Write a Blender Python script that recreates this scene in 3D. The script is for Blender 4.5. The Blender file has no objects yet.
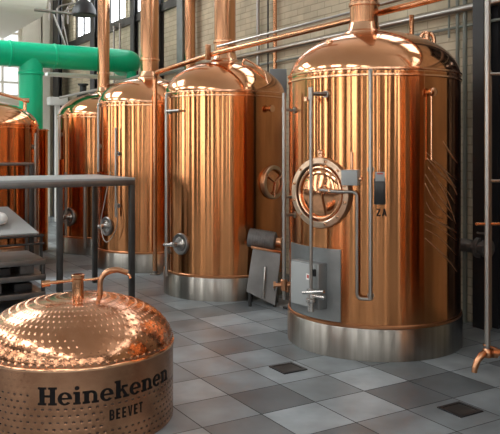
import bpy, bmesh, math, random
from mathutils import Vector, Matrix
from math import sin, cos, pi, sqrt, atan2, radians

random.seed(4)
SC = bpy.context.scene
COL = SC.collection
F, HX, HY, CH = 720.0, 250.0, 150.0, 1.65
U = Vector((-0.52, 0.8542, 0)).normalized()      # along the row of tanks, going away
N = Vector((U.y, -U.x, 0))                        # towards the long brick wall
UP = Vector((0, 0, 1))

def W(u, n, z=0.0):
    return U * u + N * n + UP * z
def at(px, py, Y):                                # a point seen at (px, py) standing at depth Y
    return Vector(((px - HX) / F * Y, Y, CH - (py - HY) / F * Y))
def on_n(px, n, z=0.0):                           # the point of the plane n seen in pixel column px
    t = (px - HX) / F
    Y = n / (N.x * t + N.y)
    return Vector((t * Y, Y, z))
def on_u(px, u, z=0.0):
    t = (px - HX) / F
    Y = u / (U.x * t + U.y)
    return Vector((t * Y, Y, z))

# ------------------------------------------------------------------ materials
def mat(name, color, rough=0.5, metal=0.0, **kw):
    m = bpy.data.materials.new(name)
    m.use_nodes = True
    b = m.node_tree.nodes['Principled BSDF']
    b.inputs['Base Color'].default_value = (*color, 1)
    b.inputs['Roughness'].default_value = rough
    b.inputs['Metallic'].default_value = metal
    for k, v in kw.items():
        b.inputs[k].default_value = v
    return m
def nodes(m):
    nt = m.node_tree
    return nt, nt.nodes, nt.links, nt.nodes['Principled BSDF']
def noise(nt, scale, detail=3, stretch=(1, 1, 1), coord='Object', rot=(0, 0, 0)):
    tc = nt.nodes.new('ShaderNodeTexCoord')
    mp = nt.nodes.new('ShaderNodeMapping')
    mp.inputs['Scale'].default_value = stretch
    mp.inputs['Rotation'].default_value = rot
    nz = nt.nodes.new('ShaderNodeTexNoise')
    nz.inputs['Scale'].default_value = scale
    nz.inputs['Detail'].default_value = detail
    nt.links.new(tc.outputs[coord], mp.inputs['Vector'])
    nt.links.new(mp.outputs['Vector'], nz.inputs['Vector'])
    return nz
def ramp(nt, src, stops):
    r = nt.nodes.new('ShaderNodeValToRGB')
    el = r.color_ramp.elements
    el[0].position, el[0].color = stops[0][0], (*stops[0][1], 1)
    el[1].position, el[1].color = stops[-1][0], (*stops[-1][1], 1)
    for p, c in stops[1:-1]:
        e = el.new(p); e.color = (*c, 1)
    nt.links.new(src, r.inputs['Fac'])
    return r
def mottled(name, c1, c2, rough, metal, scale, stretch=(1, 1, 1), bump=0.0, r2=None, **kw):
    m = mat(name, c1, rough, metal, **kw)
    nt, nd, lk, b = nodes(m)
    nz = noise(nt, scale, 4, stretch)
    r = ramp(nt, nz.outputs['Fac'], [(0.3, c1), (0.7, c2)])
    lk.new(r.outputs['Color'], b.inputs['Base Color'])
    if r2 is not None:
        mr = nd.new('ShaderNodeMapRange')
        mr.inputs['To Min'].default_value = rough
        mr.inputs['To Max'].default_value = r2
        lk.new(nz.outputs['Fac'], mr.inputs['Value'])
        lk.new(mr.outputs['Result'], b.inputs['Roughness'])
    if bump:
        bp = nd.new('ShaderNodeBump')
        bp.inputs['Strength'].default_value = bump
        bp.inputs['Distance'].default_value = 0.01
        lk.new(nz.outputs['Fac'], bp.inputs['Height'])
        lk.new(bp.outputs['Normal'], b.inputs['Normal'])
    return m

ANISO_ROT = 0.25
def copper_sheet():
    """polished copper wall of a tank: thin upright brushing and very slight rolling waves"""
    m = mat('polished copper sheet', (0.90, 0.50, 0.27), 0.16, 1.0)
    nt, nd, lk, b = nodes(m)
    b.inputs['Anisotropic'].default_value = 0.95
    tg = nd.new('ShaderNodeTangent'); tg.direction_type = 'RADIAL'; tg.axis = 'Z'
    lk.new(tg.outputs['Tangent'], b.inputs['Tangent'])
    b.inputs['Anisotropic Rotation'].default_value = ANISO_ROT
    nz = noise(nt, 5.0, 3, (1.6, 1.6, 0.12))
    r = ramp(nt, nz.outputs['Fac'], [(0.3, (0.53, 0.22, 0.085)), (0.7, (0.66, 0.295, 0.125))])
    lk.new(r.outputs['Color'], b.inputs['Base Color'])
    n2 = noise(nt, 5.0, 2, (1.6, 1.6, 0.02))
    bp = nd.new('ShaderNodeBump'); bp.inputs['Strength'].default_value = 0.25; bp.inputs['Distance'].default_value = 0.02
    lk.new(n2.outputs['Fac'], bp.inputs['Height'])
    lk.new(bp.outputs['Normal'], b.inputs['Normal'])
    return m
M = {}
M['copper'] = copper_sheet()
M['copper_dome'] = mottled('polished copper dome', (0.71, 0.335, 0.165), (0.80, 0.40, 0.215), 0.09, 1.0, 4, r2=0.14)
M['copper_trim'] = mat('copper trim', (0.80, 0.46, 0.28), 0.2, 1.0)
M['copper_glints'] = mat('bright copper crease', (0.88, 0.52, 0.30), 0.3, 1.0)  # lighter copper put on the ridges that imitate reflected swirls
M['copper_lip'] = mat('dark copper lip', (0.55, 0.25, 0.12), 0.3, 1.0)
M['copper_pipe'] = mottled('copper pipe', (0.56, 0.27, 0.135), (0.67, 0.35, 0.195), 0.2, 1.0, 6, (1, 1, 0.1))
M['copper_old'] = mottled('tarnished copper', (0.42, 0.20, 0.10), (0.58, 0.30, 0.17), 0.3, 1.0, 14)
M['copper_ham'] = mottled('hammered copper', (0.34, 0.165, 0.09), (0.55, 0.29, 0.17), 0.2, 1.0, 5, r2=0.3)
M['copper_lid'] = mottled('hammered copper lid', (0.50, 0.235, 0.125), (0.62, 0.32, 0.185), 0.15, 1.0, 7, r2=0.2)
M['rose'] = mottled('rose brass ring', (0.50, 0.36, 0.25), (0.60, 0.45, 0.33), 0.32, 1.0, 9)
M['steel'] = mottled('brushed steel', (0.30, 0.28, 0.25), (0.40, 0.375, 0.335), 0.32, 1.0, 8, (3, 3, 0.1))
def brushed(m, an):
    nt, nd, lk, b = nodes(m)
    tg = nd.new('ShaderNodeTangent'); tg.direction_type = 'RADIAL'; tg.axis = 'Z'
    lk.new(tg.outputs['Tangent'], b.inputs['Tangent'])
    b.inputs['Anisotropic'].default_value = an; b.inputs['Anisotropic Rotation'].default_value = 0.25
brushed(M['steel'], .95)
M['steel_pipe'] = mat('steel pipe', (0.36, 0.34, 0.315), 0.33, 1.0)
M['steel_bright'] = mat('bright steel', (0.62, 0.60, 0.57), 0.25, 1.0)
M['steel_dull'] = mottled('dull grey steel', (0.17, 0.17, 0.168), (0.25, 0.25, 0.245), 0.42, 1.0, 5)
M['steel_panel'] = mottled('grey steel panel', (0.20, 0.212, 0.215), (0.27, 0.285, 0.285), 0.45, 0.7, 5)
M['dark_steel'] = mottled('dark steel tube', (0.03, 0.029, 0.028), (0.055, 0.053, 0.05), 0.4, 0.3, 7)
M['black'] = mat('black painted steel', (0.018, 0.018, 0.02), 0.45)
M['black_gloss'] = mat('black plastic', (0.012, 0.011, 0.011), 0.3)
M['dark_glass'] = mat('dark glass', (0.012, 0.013, 0.018), 0.08)
M['dark_dot'] = mat('dark dimple centre', (0.03, 0.015, 0.01), 0.7)  # closed dimple centres coloured dark to read as holes
M['ink'] = mat('black lettering paint', (0.006, 0.005, 0.005), 0.6, **{'Specular IOR Level': 0.15})
M['grey_box'] = mat('pale grey enclosure', (0.32, 0.335, 0.335), 0.45)
M['blue_grey'] = mat('blue grey enclosure', (0.26, 0.30, 0.33), 0.5)
M['label'] = mat('white label', (0.75, 0.73, 0.70), 0.5)
M['red_label'] = mat('red label print', (0.5, 0.08, 0.06), 0.5)
M['green'] = mat('green duct paint', (0.0, 0.49, 0.25), 0.3, **{'Specular IOR Level': 0.35})
M['white_plastic'] = mat('white plastic', (0.75, 0.75, 0.73), 0.5)
M['motor'] = mottled('grey motor casting', (0.12, 0.115, 0.11), (0.18, 0.17, 0.165), 0.5, 0.4, 20)
M['cream'] = mat('cream plaster', (0.85, 0.80, 0.70), 0.7)
M['concrete'] = mottled('pale concrete', (0.58, 0.53, 0.44), (0.68, 0.63, 0.53), 0.8, 0, 3)
M['ceiling'] = mat('white painted ceiling', (0.75, 0.73, 0.69), 0.8)
M['rubber'] = mat('black rubber', (0.02, 0.02, 0.02), 0.6)

def emis(name, color, strength):
    m = bpy.data.materials.new(name); m.use_nodes = True
    nt = m.node_tree; nt.nodes.clear()
    e = nt.nodes.new('ShaderNodeEmission'); o = nt.nodes.new('ShaderNodeOutputMaterial')
    e.inputs['Color'].default_value = (*color, 1); e.inputs['Strength'].default_value = strength
    nt.links.new(e.outputs[0], o.inputs['Surface'])
    return m
M['pane_far'] = emis('daylit frosted pane far', (0.92, 0.96, 1.0), 1.0)
M['pane_high'] = emis('daylit frosted pane high', (0.92, 0.96, 1.0), 4.0)
M['pane_hall'] = emis('daylit frosted pane hall', (1.0, 0.97, 0.93), 5.2)
M['pane_fill'] = emis('added fill rooflight', (0.96, 0.98, 1.0), 14.0)  # glow of the added rooflights, raises the ambient light

def brick_wall():
    m = mat('painted beige brick', (0.45, 0.41, 0.33), 0.8)
    nt, nd, lk, b = nodes(m)
    uv = nd.new('ShaderNodeUVMap'); uv.uv_map = 'UVMap'
    br = nd.new('ShaderNodeTexBrick')
    br.inputs['Scale'].default_value = 1.0
    br.inputs['Brick Width'].default_value = 0.29
    br.inputs['Row Height'].default_value = 0.085
    br.inputs['Mortar Size'].default_value = 0.008
    br.inputs['Mortar Smooth'].default_value = 0.4
    br.inputs['Color1'].default_value = (0.56, 0.49, 0.365, 1)
    br.inputs['Color2'].default_value = (0.64, 0.565, 0.43, 1)
    br.inputs['Mortar'].default_value = (0.44, 0.38, 0.28, 1)
    lk.new(uv.outputs['UV'], br.inputs['Vector'])
    nz = noise(nt, 2.5, 6)
    mx = nd.new('ShaderNodeMix'); mx.data_type = 'RGBA'; mx.blend_type = 'MULTIPLY'
    mx.inputs['Factor'].default_value = 1.0
    r = ramp(nt, nz.outputs['Fac'], [(0.3, (0.72, 0.72, 0.70)), (0.7, (1.08, 1.06, 1.02))])
    lk.new(br.outputs['Color'], mx.inputs['A']); lk.new(r.outputs['Color'], mx.inputs['B'])
    lk.new(mx.outputs['Result'], b.inputs['Base Color'])
    bp = nd.new('ShaderNodeBump'); bp.inputs['Strength'].default_value = 0.5; bp.inputs['Distance'].default_value = 0.01
    inv = nd.new('ShaderNodeMath'); inv.operation = 'SUBTRACT'; inv.inputs[0].default_value = 1
    lk.new(br.outputs['Fac'], inv.inputs[1]); lk.new(inv.outputs[0], bp.inputs['Height'])
    lk.new(bp.outputs['Normal'], b.inputs['Normal'])
    return m
M['brick'] = brick_wall()

TILE = 0.415
def floor_mat():
    m = mat('slate floor tiles', (0.2, 0.2, 0.2), 0.42)
    nt, nd, lk, b = nodes(m)
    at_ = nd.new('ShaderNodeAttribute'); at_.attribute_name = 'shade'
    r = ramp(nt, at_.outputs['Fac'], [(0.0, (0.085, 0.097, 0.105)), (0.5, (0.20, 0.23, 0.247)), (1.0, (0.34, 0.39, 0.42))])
    nz = noise(nt, 3.0, 6)
    r2 = ramp(nt, nz.outputs['Fac'], [(0.25, (0.62, 0.62, 0.62)), (0.75, (1.25, 1.25, 1.25))])
    mx = nd.new('ShaderNodeMix'); mx.data_type = 'RGBA'; mx.blend_type = 'MULTIPLY'; mx.inputs['Factor'].default_value = 1
    lk.new(r.outputs['Color'], mx.inputs['A']); lk.new(r2.outputs['Color'], mx.inputs['B'])
    lk.new(mx.outputs['Result'], b.inputs['Base Color'])
    mr = nd.new('ShaderNodeMapRange'); mr.inputs['To Min'].default_value = 0.3; mr.inputs['To Max'].default_value = 0.55
    lk.new(nz.outputs['Fac'], mr.inputs['Value']); lk.new(mr.outputs['Result'], b.inputs['Roughness'])
    return m
M['tile'] = floor_mat()
M['grout'] = mat('dark grout', (0.05, 0.05, 0.05), 0.8)

# ------------------------------------------------------------------ mesh builder
class MB:
    def __init__(s, org=(0, 0, 0)):
        s.v, s.f, s.mi = [], [], []
        s.o = Vector(org)
    def add(s, vs, fs, mi=0):
        b = len(s.v)
        s.v += [Vector(p) - s.o for p in vs]
        s.f += [tuple(b + i for i in f) for f in fs]
        s.mi += [mi] * len(fs)
        return s
    def box(s, c, ax, ay, az, bev=0.0, mi=0):
        """box about c with three half-axis vectors"""
        c, ax, ay, az = Vector(c), Vector(ax), Vector(ay), Vector(az)
        if bev <= 0:
            vs = [c + ax * i + ay * j + az * k for i in (-1, 1) for j in (-1, 1) for k in (-1, 1)]
            return s.add(vs, [(0, 1, 3, 2), (4, 6, 7, 5), (0, 4, 5, 1), (2, 3, 7, 6), (0, 2, 6, 4), (1, 5, 7, 3)], mi)
        bm = bmesh.new()
        bmesh.ops.create_cube(bm, size=2)
        la, lb, lc = ax.length, ay.length, az.length
        for v in bm.verts: v.co = Vector((v.co.x * la, v.co.y * lb, v.co.z * lc))
        bmesh.ops.bevel(bm, geom=bm.edges[:], offset=min(bev, la * .9, lb * .9, lc * .9), segments=2, affect='EDGES', profile=0.5)
        R = Matrix((ax.normalized(), ay.normalized(), az.normalized())).transposed()
        bm.verts.index_update()
        vs = [c + R @ v.co for v in bm.verts]; fs = [tuple(v.index for v in f.verts) for f in bm.faces]
        bm.free()
        return s.add(vs, fs, mi)
    def lathe(s, prof, c, seg=48, axis=UP, close_top=True, close_bot=True, mi=0, ref=None):
        """prof: (radius, height) from bottom to top about c along axis"""
        c, a = Vector(c), Vector(axis).normalized()
        x = a.orthogonal().normalized() if ref is None else Vector(ref).normalized(); y = a.cross(x)
        vs, fs = [], []
        for r, h in prof:
            for i in range(seg):
                t = 2 * pi * i / seg
                vs.append(c + a * h + x * (r * cos(t)) + y * (r * sin(t)))
        for j in range(len(prof) - 1):
            for i in range(seg):
                k = (i + 1) % seg
                fs.append((j * seg + i, j * seg + k, (j + 1) * seg + k, (j + 1) * seg + i))
        if close_bot and prof[0][0] > 1e-5: fs.append(tuple(reversed(range(seg))))
        if close_top and prof[-1][0] > 1e-5: fs.append(tuple((len(prof) - 1) * seg + i for i in range(seg)))
        return s.add(vs, fs, mi)
    def rod(s, p0, p1, r, seg=16, r1=None, mi=0):
        p0, p1 = Vector(p0), Vector(p1)
        return s.lathe([(r, 0), (r if r1 is None else r1, (p1 - p0).length)], p0, seg, p1 - p0, mi=mi)
    def tube(s, pts, r, seg=12, bend=0.0, nb=6, mi=0, closed=False):
        pts = [Vector(p) for p in pts]
        if bend > 0:
            out = [pts[0]]
            for i in range(1, len(pts) - 1):
                a, b, c = pts[i - 1], pts[i], pts[i + 1]
                d = min(bend, (a - b).length * .49, (c - b).length * .49)
                p, q = b + (a - b).normalized() * d, b + (c - b).normalized() * d
                for k in range(nb + 1):
                    t = k / nb
                    out.append(p * (1 - t) ** 2 + b * (2 * t * (1 - t)) + q * t * t)
            out.append(pts[-1]); pts = out
        n = len(pts)
        vs, fs = [], []
        prev = None
        for i, p in enumerate(pts):
            if closed: t = pts[(i + 1) % n] - pts[i - 1]
            elif i == 0: t = pts[1] - p
            elif i == n - 1: t = p - pts[i - 1]
            else: t = (pts[i + 1] - p).normalized() + (p - pts[i - 1]).normalized()
            t.normalize()
            x = t.orthogonal().normalized() if prev is None else (prev - t * prev.dot(t)).normalized()
            prev = x; y = t.cross(x)
            rr = r(i / (n - 1)) if callable(r) else r
            for k in range(seg):
                a = 2 * pi * k / seg
                vs.append(p + x * (rr * cos(a)) + y * (rr * sin(a)))
        m = n if closed else n - 1
        for i in range(m):
            for k in range(seg):
                l = (k + 1) % seg; j = (i + 1) % n
                fs.append((i * seg + k, i * seg + l, j * seg + l, j * seg + k))
        if not closed:
            fs.append(tuple(reversed(range(seg)))); fs.append(tuple((n - 1) * seg + k for k in range(seg)))
        return s.add(vs, fs, mi)
    def ring(s, c, axis, R, r, seg=48, sg=10, mi=0):
        a = Vector(axis).normalized(); x = a.orthogonal().normalized(); y = a.cross(x); c = Vector(c)
        return s.tube([c + x * (R * cos(2 * pi * i / seg)) + y * (R * sin(2 * pi * i / seg)) for i in range(seg)], r, sg, closed=True, mi=mi)
    def ball(s, c, r, sx=1, sy=1, sz=1, seg=16):
        prof = [(max(1e-6, r * sin(pi * k / 10)), -r * cos(pi * k / 10)) for k in range(11)]
        return s.lathe(prof, c, seg, UP)
    def build(s, name, m, parent=None, smooth=True, ang=35, sharp=True):
        me = bpy.data.meshes.new(name)
        me.from_pydata(s.v, [], s.f)
        ms = m if isinstance(m, (list, tuple)) else [m]
        for q in ms: me.materials.append(q)
        if len(ms) > 1: me.polygons.foreach_set('material_index', s.mi)
        bm = bmesh.new(); bm.from_mesh(me); bmesh.ops.recalc_face_normals(bm, faces=bm.faces); bm.to_mesh(me); bm.free()
        if smooth:
            me.polygons.foreach_set('use_smooth', [True] * len(me.polygons))
            if sharp: me.set_sharp_from_angle(angle=radians(ang))
        o = bpy.data.objects.new(name, me); COL.objects.link(o)
        if parent is None: o.location = s.o
        else: o.parent = parent
        return o

def thing(name, label, cat, loc, group=None):
    o = bpy.data.objects.new(name, None); COL.objects.link(o)
    o.location = loc; o.empty_display_size = .1
    o['label'] = label; o['category'] = cat
    if group: o['group'] = group
    return o
def tag(o, label, cat, group=None):
    o['label'] = label; o['category'] = cat
    if group: o['group'] = group
    return o
def struct(o):
    o['kind'] = 'structure'; return o

# ------------------------------------------------------------------ the hall
NW, NL, U0, U1, ZC = 5.4, -6.5, -8.0, 18.0, 6.2      # brick wall, window wall, back wall, end wall, ceiling

# floor: one tile per face, with a narrow grout line between
n0, u0 = 2.815, 3.804
vs, fs, sh, mi = [], [], [], []
OVERRIDE = {}
def tile_index(px, py):
    Y = CH * F / (py - HY); X = (px - HX) / F * Y
    p = Vector((X, Y, 0))
    return (math.floor((p.dot(N) - n0) / TILE), math.floor((p.dot(U) - u0) / TILE))
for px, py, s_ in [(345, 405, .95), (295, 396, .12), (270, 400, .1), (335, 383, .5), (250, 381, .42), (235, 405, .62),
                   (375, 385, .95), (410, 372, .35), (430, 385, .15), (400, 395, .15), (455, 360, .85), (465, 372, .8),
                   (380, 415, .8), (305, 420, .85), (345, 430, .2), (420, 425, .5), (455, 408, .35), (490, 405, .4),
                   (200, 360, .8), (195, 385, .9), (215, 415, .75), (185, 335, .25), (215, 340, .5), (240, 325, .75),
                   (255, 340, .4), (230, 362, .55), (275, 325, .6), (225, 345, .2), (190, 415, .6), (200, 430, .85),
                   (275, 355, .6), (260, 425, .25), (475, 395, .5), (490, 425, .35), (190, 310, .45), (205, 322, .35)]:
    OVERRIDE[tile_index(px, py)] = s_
rnd = random.Random(11)
g = 0.0035
i0, i1 = math.floor((NL - n0) / TILE), math.ceil((NW - n0) / TILE)
j0, j1 = math.floor((U0 - u0) / TILE), math.ceil((U1 - u0) / TILE)
for i in range(i0, i1):
    for j in range(j0, j1):
        a, b = n0 + i * TILE, n0 + (i + 1) * TILE; c, d = u0 + j * TILE, u0 + (j + 1) * TILE
        k = len(vs)
        vs += [W(c + g, a + g), W(c + g, b - g), W(d - g, b - g), W(d - g, a + g)]
        fs.append((k, k + 1, k + 2, k + 3)); mi.append(0)
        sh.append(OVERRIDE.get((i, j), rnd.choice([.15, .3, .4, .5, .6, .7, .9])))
k = len(vs)
vs += [W(U0, NL, -.003), W(U0, NW, -.003), W(U1, NW, -.003), W(U1, NL, -.003)]
fs.append((k, k + 1, k + 2, k + 3)); mi.append(1); sh.append(0)
me = bpy.data.meshes.new('floor'); me.from_pydata(vs, [], fs)
me.materials.append(M['tile']); me.materials.append(M['grout'])
me.polygons.foreach_set('material_index', mi)
at_ = me.attributes.new('shade', 'FLOAT', 'FACE'); at_.data.foreach_set('value', sh)
bm = bmesh.new(); bm.from_mesh(me)
for f in bm.faces:
    if f.normal.z < 0: f.normal_flip()
bm.to_mesh(me); bm.free()
fl = bpy.data.objects.new('floor', me); COL.objects.link(fl); struct(fl)

def wall_slab(name, m, fixed, axis, a0, a1, z0, z1, thick, holes=()):
    """an upright slab; holes are (b0, b1, zb0, zb1) openings along it"""
    As = sorted({a0, a1, *[h[0] for h in holes], *[h[1] for h in holes]})
    Zs = sorted({z0, z1, *[h[2] for h in holes], *[h[3] for h in holes]})
    P = (lambda a, z, t: W(a, fixed + t, z)) if axis == 'u' else (lambda a, z, t: W(fixed + t, a, z))
    mb = MB(); uvs = []
    for i in range(len(As) - 1):
        for j in range(len(Zs) - 1):
            ca, cz = (As[i] + As[i + 1]) / 2, (Zs[j] + Zs[j + 1]) / 2
            if any(h[0] < ca < h[1] and h[2] < cz < h[3] for h in holes): continue
            vs = [P(a, z, t) for a in (As[i], As[i + 1]) for z in (Zs[j], Zs[j + 1]) for t in (0, thick)]
            mb.add(vs, [(0, 1, 3, 2), (4, 6, 7, 5), (0, 4, 5, 1), (2, 3, 7, 6), (0, 2, 6, 4), (1, 5, 7, 3)])
    o = mb.build(name, m, smooth=False)
    uv = o.data.uv_layers.new(name='UVMap')
    for l in o.data.loops:
        p = o.data.vertices[l.vertex_index].co
        uv.data[l.index].uv = (p.dot(U) if axis == 'u' else p.dot(N), p.z)
    return struct(o)

win_no = [0]
def window(P, a0, a1, z0, z1, pane, frame, cols, rows, depth, bar=.03, back=.1):
    """framed window: P(a, z, t) maps along / up / depth"""
    win_no[0] += 1
    root = bpy.data.objects.new('window_%d' % win_no[0], None); COL.objects.link(root); struct(root)
    root.location = P((a0 + a1) / 2, z0, 0); o = root.location
    mb = MB(o)
    def bx(x0, x1, y0, y1, t0, t1):
        mb.add([P(a, z, t) for a in (x0, x1) for z in (y0, y1) for t in (t0, t1)],
               [(0, 1, 3, 2), (4, 6, 7, 5), (0, 4, 5, 1), (2, 3, 7, 6), (0, 2, 6, 4), (1, 5, 7, 3)])
    bx(a0, a0 + 2 * bar, z0, z1, 0, depth); bx(a1 - 2 * bar, a1, z0, z1, 0, depth)
    bx(a0, a1, z0, z0 + 2 * bar, 0, depth); bx(a0, a1, z1 - 2 * bar, z1, 0, depth)
    for i in range(1, cols):
        x = a0 + (a1 - a0) * i / cols; bx(x - bar / 2, x + bar / 2, z0, z1, 0, depth)
    for j in range(1, rows):
        z = z0 + (z1 - z0) * j / rows; bx(a0, a1, z - bar / 2, z + bar / 2, 0, depth)
    mb.build('window_frame', frame, root, smooth=False)
    MB(o).add([P(a0, z0, depth * .7), P(a1, z0, depth * .7), P(a1, z1, depth * .7), P(a0, z1, depth * .7)], [(0, 1, 2, 3)]).build('pane', pane, root, smooth=False)
    return root

# long brick wall on the right with a high band of windows
hi = [(3.2 + 1.75 * k, 3.2 + 1.75 * k + 1.6) for k in range(8)] + [(-6.5 + 1.75 * k, -6.5 + 1.75 * k + 1.6) for k in range(5)]
t_ = on_n(491, NW).dot(U)
door_u = (t_ - .85, t_)
wall_slab('wall_right', M['brick'], NW, 'u', U0, U1 + .3, 0, ZC, .3, [(a, b, 4.3, 5.7) for a, b in hi] + [(door_u[0], door_u[1], 0, 3.6)])
for a, b in hi:
    window(lambda a_, z, t: W(a_, NW + .06 + t, z), a, b, 4.3, 5.7, M['pane_high'], M['dark_steel'], 3, 1, .06)
# end wall
e0, e1 = on_u(-60, U1).dot(N), on_u(23, U1).dot(N)
wins_end = [(e0, e1, 2.9, 4.9), (on_u(9, U1).dot(N), on_u(21, U1).dot(N), 1.2, 2.75)]
wall_slab('wall_end', M['concrete'], U1, 'n', NL, NW, 0, ZC, .3, wins_end)
window(lambda a_, z, t: W(U1 + .05 + t, a_, z), *wins_end[0], M['pane_far'], M['cream'], 4, 5, .08, .05)
window(lambda a_, z, t: W(U1 + .05 + t, a_, z), *wins_end[1], M['pane_far'], M['cream'], 1, 2, .08, .04)
M['hall'] = mottled('dark brown brick of the hall', (0.05, 0.037, 0.03), (0.09, 0.067, 0.054), 0.8, 0, 4)
# window wall on the left and back wall behind the photographer
wd = [.7, 1.0, .5, .9, .6, 1.1, .5, .8, .7, 1.0, .6, .8]
lw = [(-7.2 + 2.05 * k, -7.2 + 2.05 * k + wd[k]) for k in range(12)]
wall_slab('wall_left', M['hall'], NL - .3, 'u', U0, U1 + .3, 0, ZC, .3, [(a, b, 1.25, 5.0) for a, b in lw])
for a, b in lw:
    window(lambda a_, z, t: W(a_, NL - .1 - t, z), a, b, 1.25, 5.0, M['pane_hall'], M['black'], 2, 5, .06, .035)
bw = [(-5.9 + 1.75 * k, -5.9 + 1.75 * k + wd[k + 3] * .9) for k in range(6)]
wall_slab('wall_back', M['hall'], U0 - .3, 'n', NL - .3, NW + .3, 0, ZC, .3, [(a, b, 1.25, 5.0) for a, b in bw])
for a, b in bw:
    window(lambda a_, z, t: W(U0 - .1 - t, a_, z), a, b, 1.25, 5.0, M['pane_hall'], M['black'], 2, 5, .06, .035)
# ceiling with unseen glowing rooflights, added as fill light for the hall
rl = [(-6 + 3.4 * k, -6 + 3.4 * k + 2.0) for k in range(7)]
mb = MB(); 
nr = [(-4.6, -3.2), (-1.4, 1.4)]  # second row added to brighten the far end of the hall
rl_ok = lambda p, q: q[0] < -4 or p[0] > 9.5
As = sorted({U0 - .3, U1 + .3, *[x for p in rl for x in p]}); Bs = sorted({NL - .3, NW + .3, *[x for p in nr for x in p]})
for i in range(len(As) - 1):
    for j in range(len(Bs) - 1):
        ca, cb = (As[i] + As[i + 1]) / 2, (Bs[j] + Bs[j + 1]) / 2
        if any(p[0] < ca < p[1] and q[0] < cb < q[1] and rl_ok(p, q) for p in rl for q in nr): continue
        mb.box(W(ca, cb, ZC + .1), U * (As[i + 1] - As[i]) / 2, N * (Bs[j + 1] - Bs[j]) / 2, UP * .1)
struct(mb.build('ceiling', M['ceiling'], smooth=False))
for p in rl:
    for q in nr:
        if not rl_ok(p, q): continue
        window(lambda a_, z, t, q=q: W(a_, z, ZC + .06 + t), p[0], p[1], q[0], q[1], M['pane_fill'], M['white_plastic'], 4, 2, .08, .035)

# ------------------------------------------------------------------ tanks
class Frame:
    """local directions on a round body: angle 0 faces the photographer, + is to the right"""
    def __init__(s, c):
        s.c = Vector(c); t = Vector((-c[0], -c[1], 0)).normalized()
        s.t = t; s.r = Vector((-t.y, t.x, 0))
    def d(s, a): return s.t * cos(a) + s.r * sin(a)
    def p(s, a, rad, z): return s.c + s.d(a) * rad + UP * z

def ang_px(fr, rad, px):
    """angle on a circle of this radius whose point is seen in pixel column px"""
    lo, hi_ = -1.35, 1.35
    for _ in range(40):
        m_ = (lo + hi_) / 2; q = fr.p(m_, rad, 0)
        if HX + F * q.x / q.y < px: lo = m_
        else: hi_ = m_
    return (lo + hi_) / 2
def tank(c, R, zs, dome, label, chim_r, chim_off=0.0, chim=True, skirt=.25, group='copper brewing tanks', ring_z=2.93):
    c = Vector((c[0], c[1], 0)); fr = Frame(c)
    root = thing('brewing_tank', label, 'tank', c, group)
    seg = 128
    MB(c).lathe([(R + .012, 0), (R + .014, .01), (R + .014, skirt - .01), (R + .008, skirt)], c, seg).build('skirt', M['steel'], root)
    MB(c).lathe([(R + .004, skirt), (R + .010, skirt + .006), (R + .010, skirt + .022), (R, skirt + .03)], c, seg, close_bot=False, close_top=False).build('base_lip', M['copper_lip'], root)
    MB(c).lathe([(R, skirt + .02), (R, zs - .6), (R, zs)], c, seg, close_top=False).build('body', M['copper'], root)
    b = MB(c)
    for dz in (-.028, .022):
        b.lathe([(R, zs + dz - .012), (R + .011, zs + dz - .007), (R + .011, zs + dz + .007), (R - .003, zs + dz + .012)], c, seg, close_bot=False, close_top=False)
    b.build('seam_band', M['copper_trim'], root)
    prof = [(R * cos(t), zs + .0 + dome * sin(t)) for t in [pi / 2 * k / 28 for k in range(28)]] + [(1e-5, zs + dome)]
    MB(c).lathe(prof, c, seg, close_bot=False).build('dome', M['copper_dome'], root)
    if chim:
        cc = c + fr.r * chim_off
        zb = zs + dome * sqrt(max(0, 1 - ((abs(chim_off) + chim_r + .04) / R) ** 2))
        MB(c).lathe([(chim_r + .06, zb - .03), (chim_r + .05, zb + .015), (chim_r + .02, zb + .035), (chim_r + .008, zb + .08), (chim_r + .004, zb + .1)], cc, 48, close_bot=False, close_top=False).build('chimney_collar', M['copper_trim'], root)
        MB(c).lathe([(chim_r, zb), (chim_r, ZC)], cc, 48).build('chimney', M['copper_pipe'], root)
        MB(c).lathe([(chim_r, ring_z - .02), (chim_r + .012, ring_z - .012), (chim_r + .012, ring_z + .012), (chim_r, ring_z + .02)], cc, 48, close_bot=False, close_top=False).build('chimney_ring', M['copper_trim'], root)
    return root, fr

def porthole(root, fr, a, R, z, rr=.12, stub='left'):
    """round steel sampling valve on the side of a tank"""
    c = fr.c; ax = fr.d(a); p = fr.p(a, R - .02, z)
    f = MB(c).lathe([(rr, 0), (rr, .035), (rr * .93, .045), (rr * .72, .04), (rr * .68, .03)], p, 40, ax).build('valve_flange', M['steel_dull'], root)
    m = MB(c).lathe([(rr * .66, .02), (rr * .66, .04), (rr * .5, .042), (rr * .5, .055), (rr * .27, .057), (rr * .25, .13)], p, 32, ax)
    side = UP.cross(ax).normalized()
    q = p + ax * .12
    m.rod(q, q - side * .12 + ax * .05, .022, 12, .016)
    m.rod(q - side * .02 + UP * .0, q + UP * .02 + ax * .05, .014)
    m.build('valve', M['steel_bright'], root)
    return f

def standpipe(root, fr, a, off, R, z0, z1, r, mat_, brackets, name='stand_pipe', bend_top=False):
    """upright pipe held off the tank wall by stubs"""
    c = fr.c
    pts = [fr.p(a, R + off, z0), fr.p(a, R + off, z1)]
    if bend_top: pts.append(fr.p(a, R - .02, z1))
    m = MB(c).tube(pts, r, 14, bend=.06 if bend_top else 0)
    o = m.build(name, mat_, root)
    for z in brackets:
        b = MB(c).rod(fr.p(a, R - .01, z), fr.p(a, R + off, z), r * .75).lathe([(r * 1.7, 0), (r * 1.7, .012)], fr.p(a, R - .002, z), 18, fr.d(a))
        b.lathe([(r * 1.25, -.02), (r * 1.25, .02)], fr.p(a, R + off, z), 16, UP)
        b.build('pipe_bracket', mat_, root)
    return o

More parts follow.
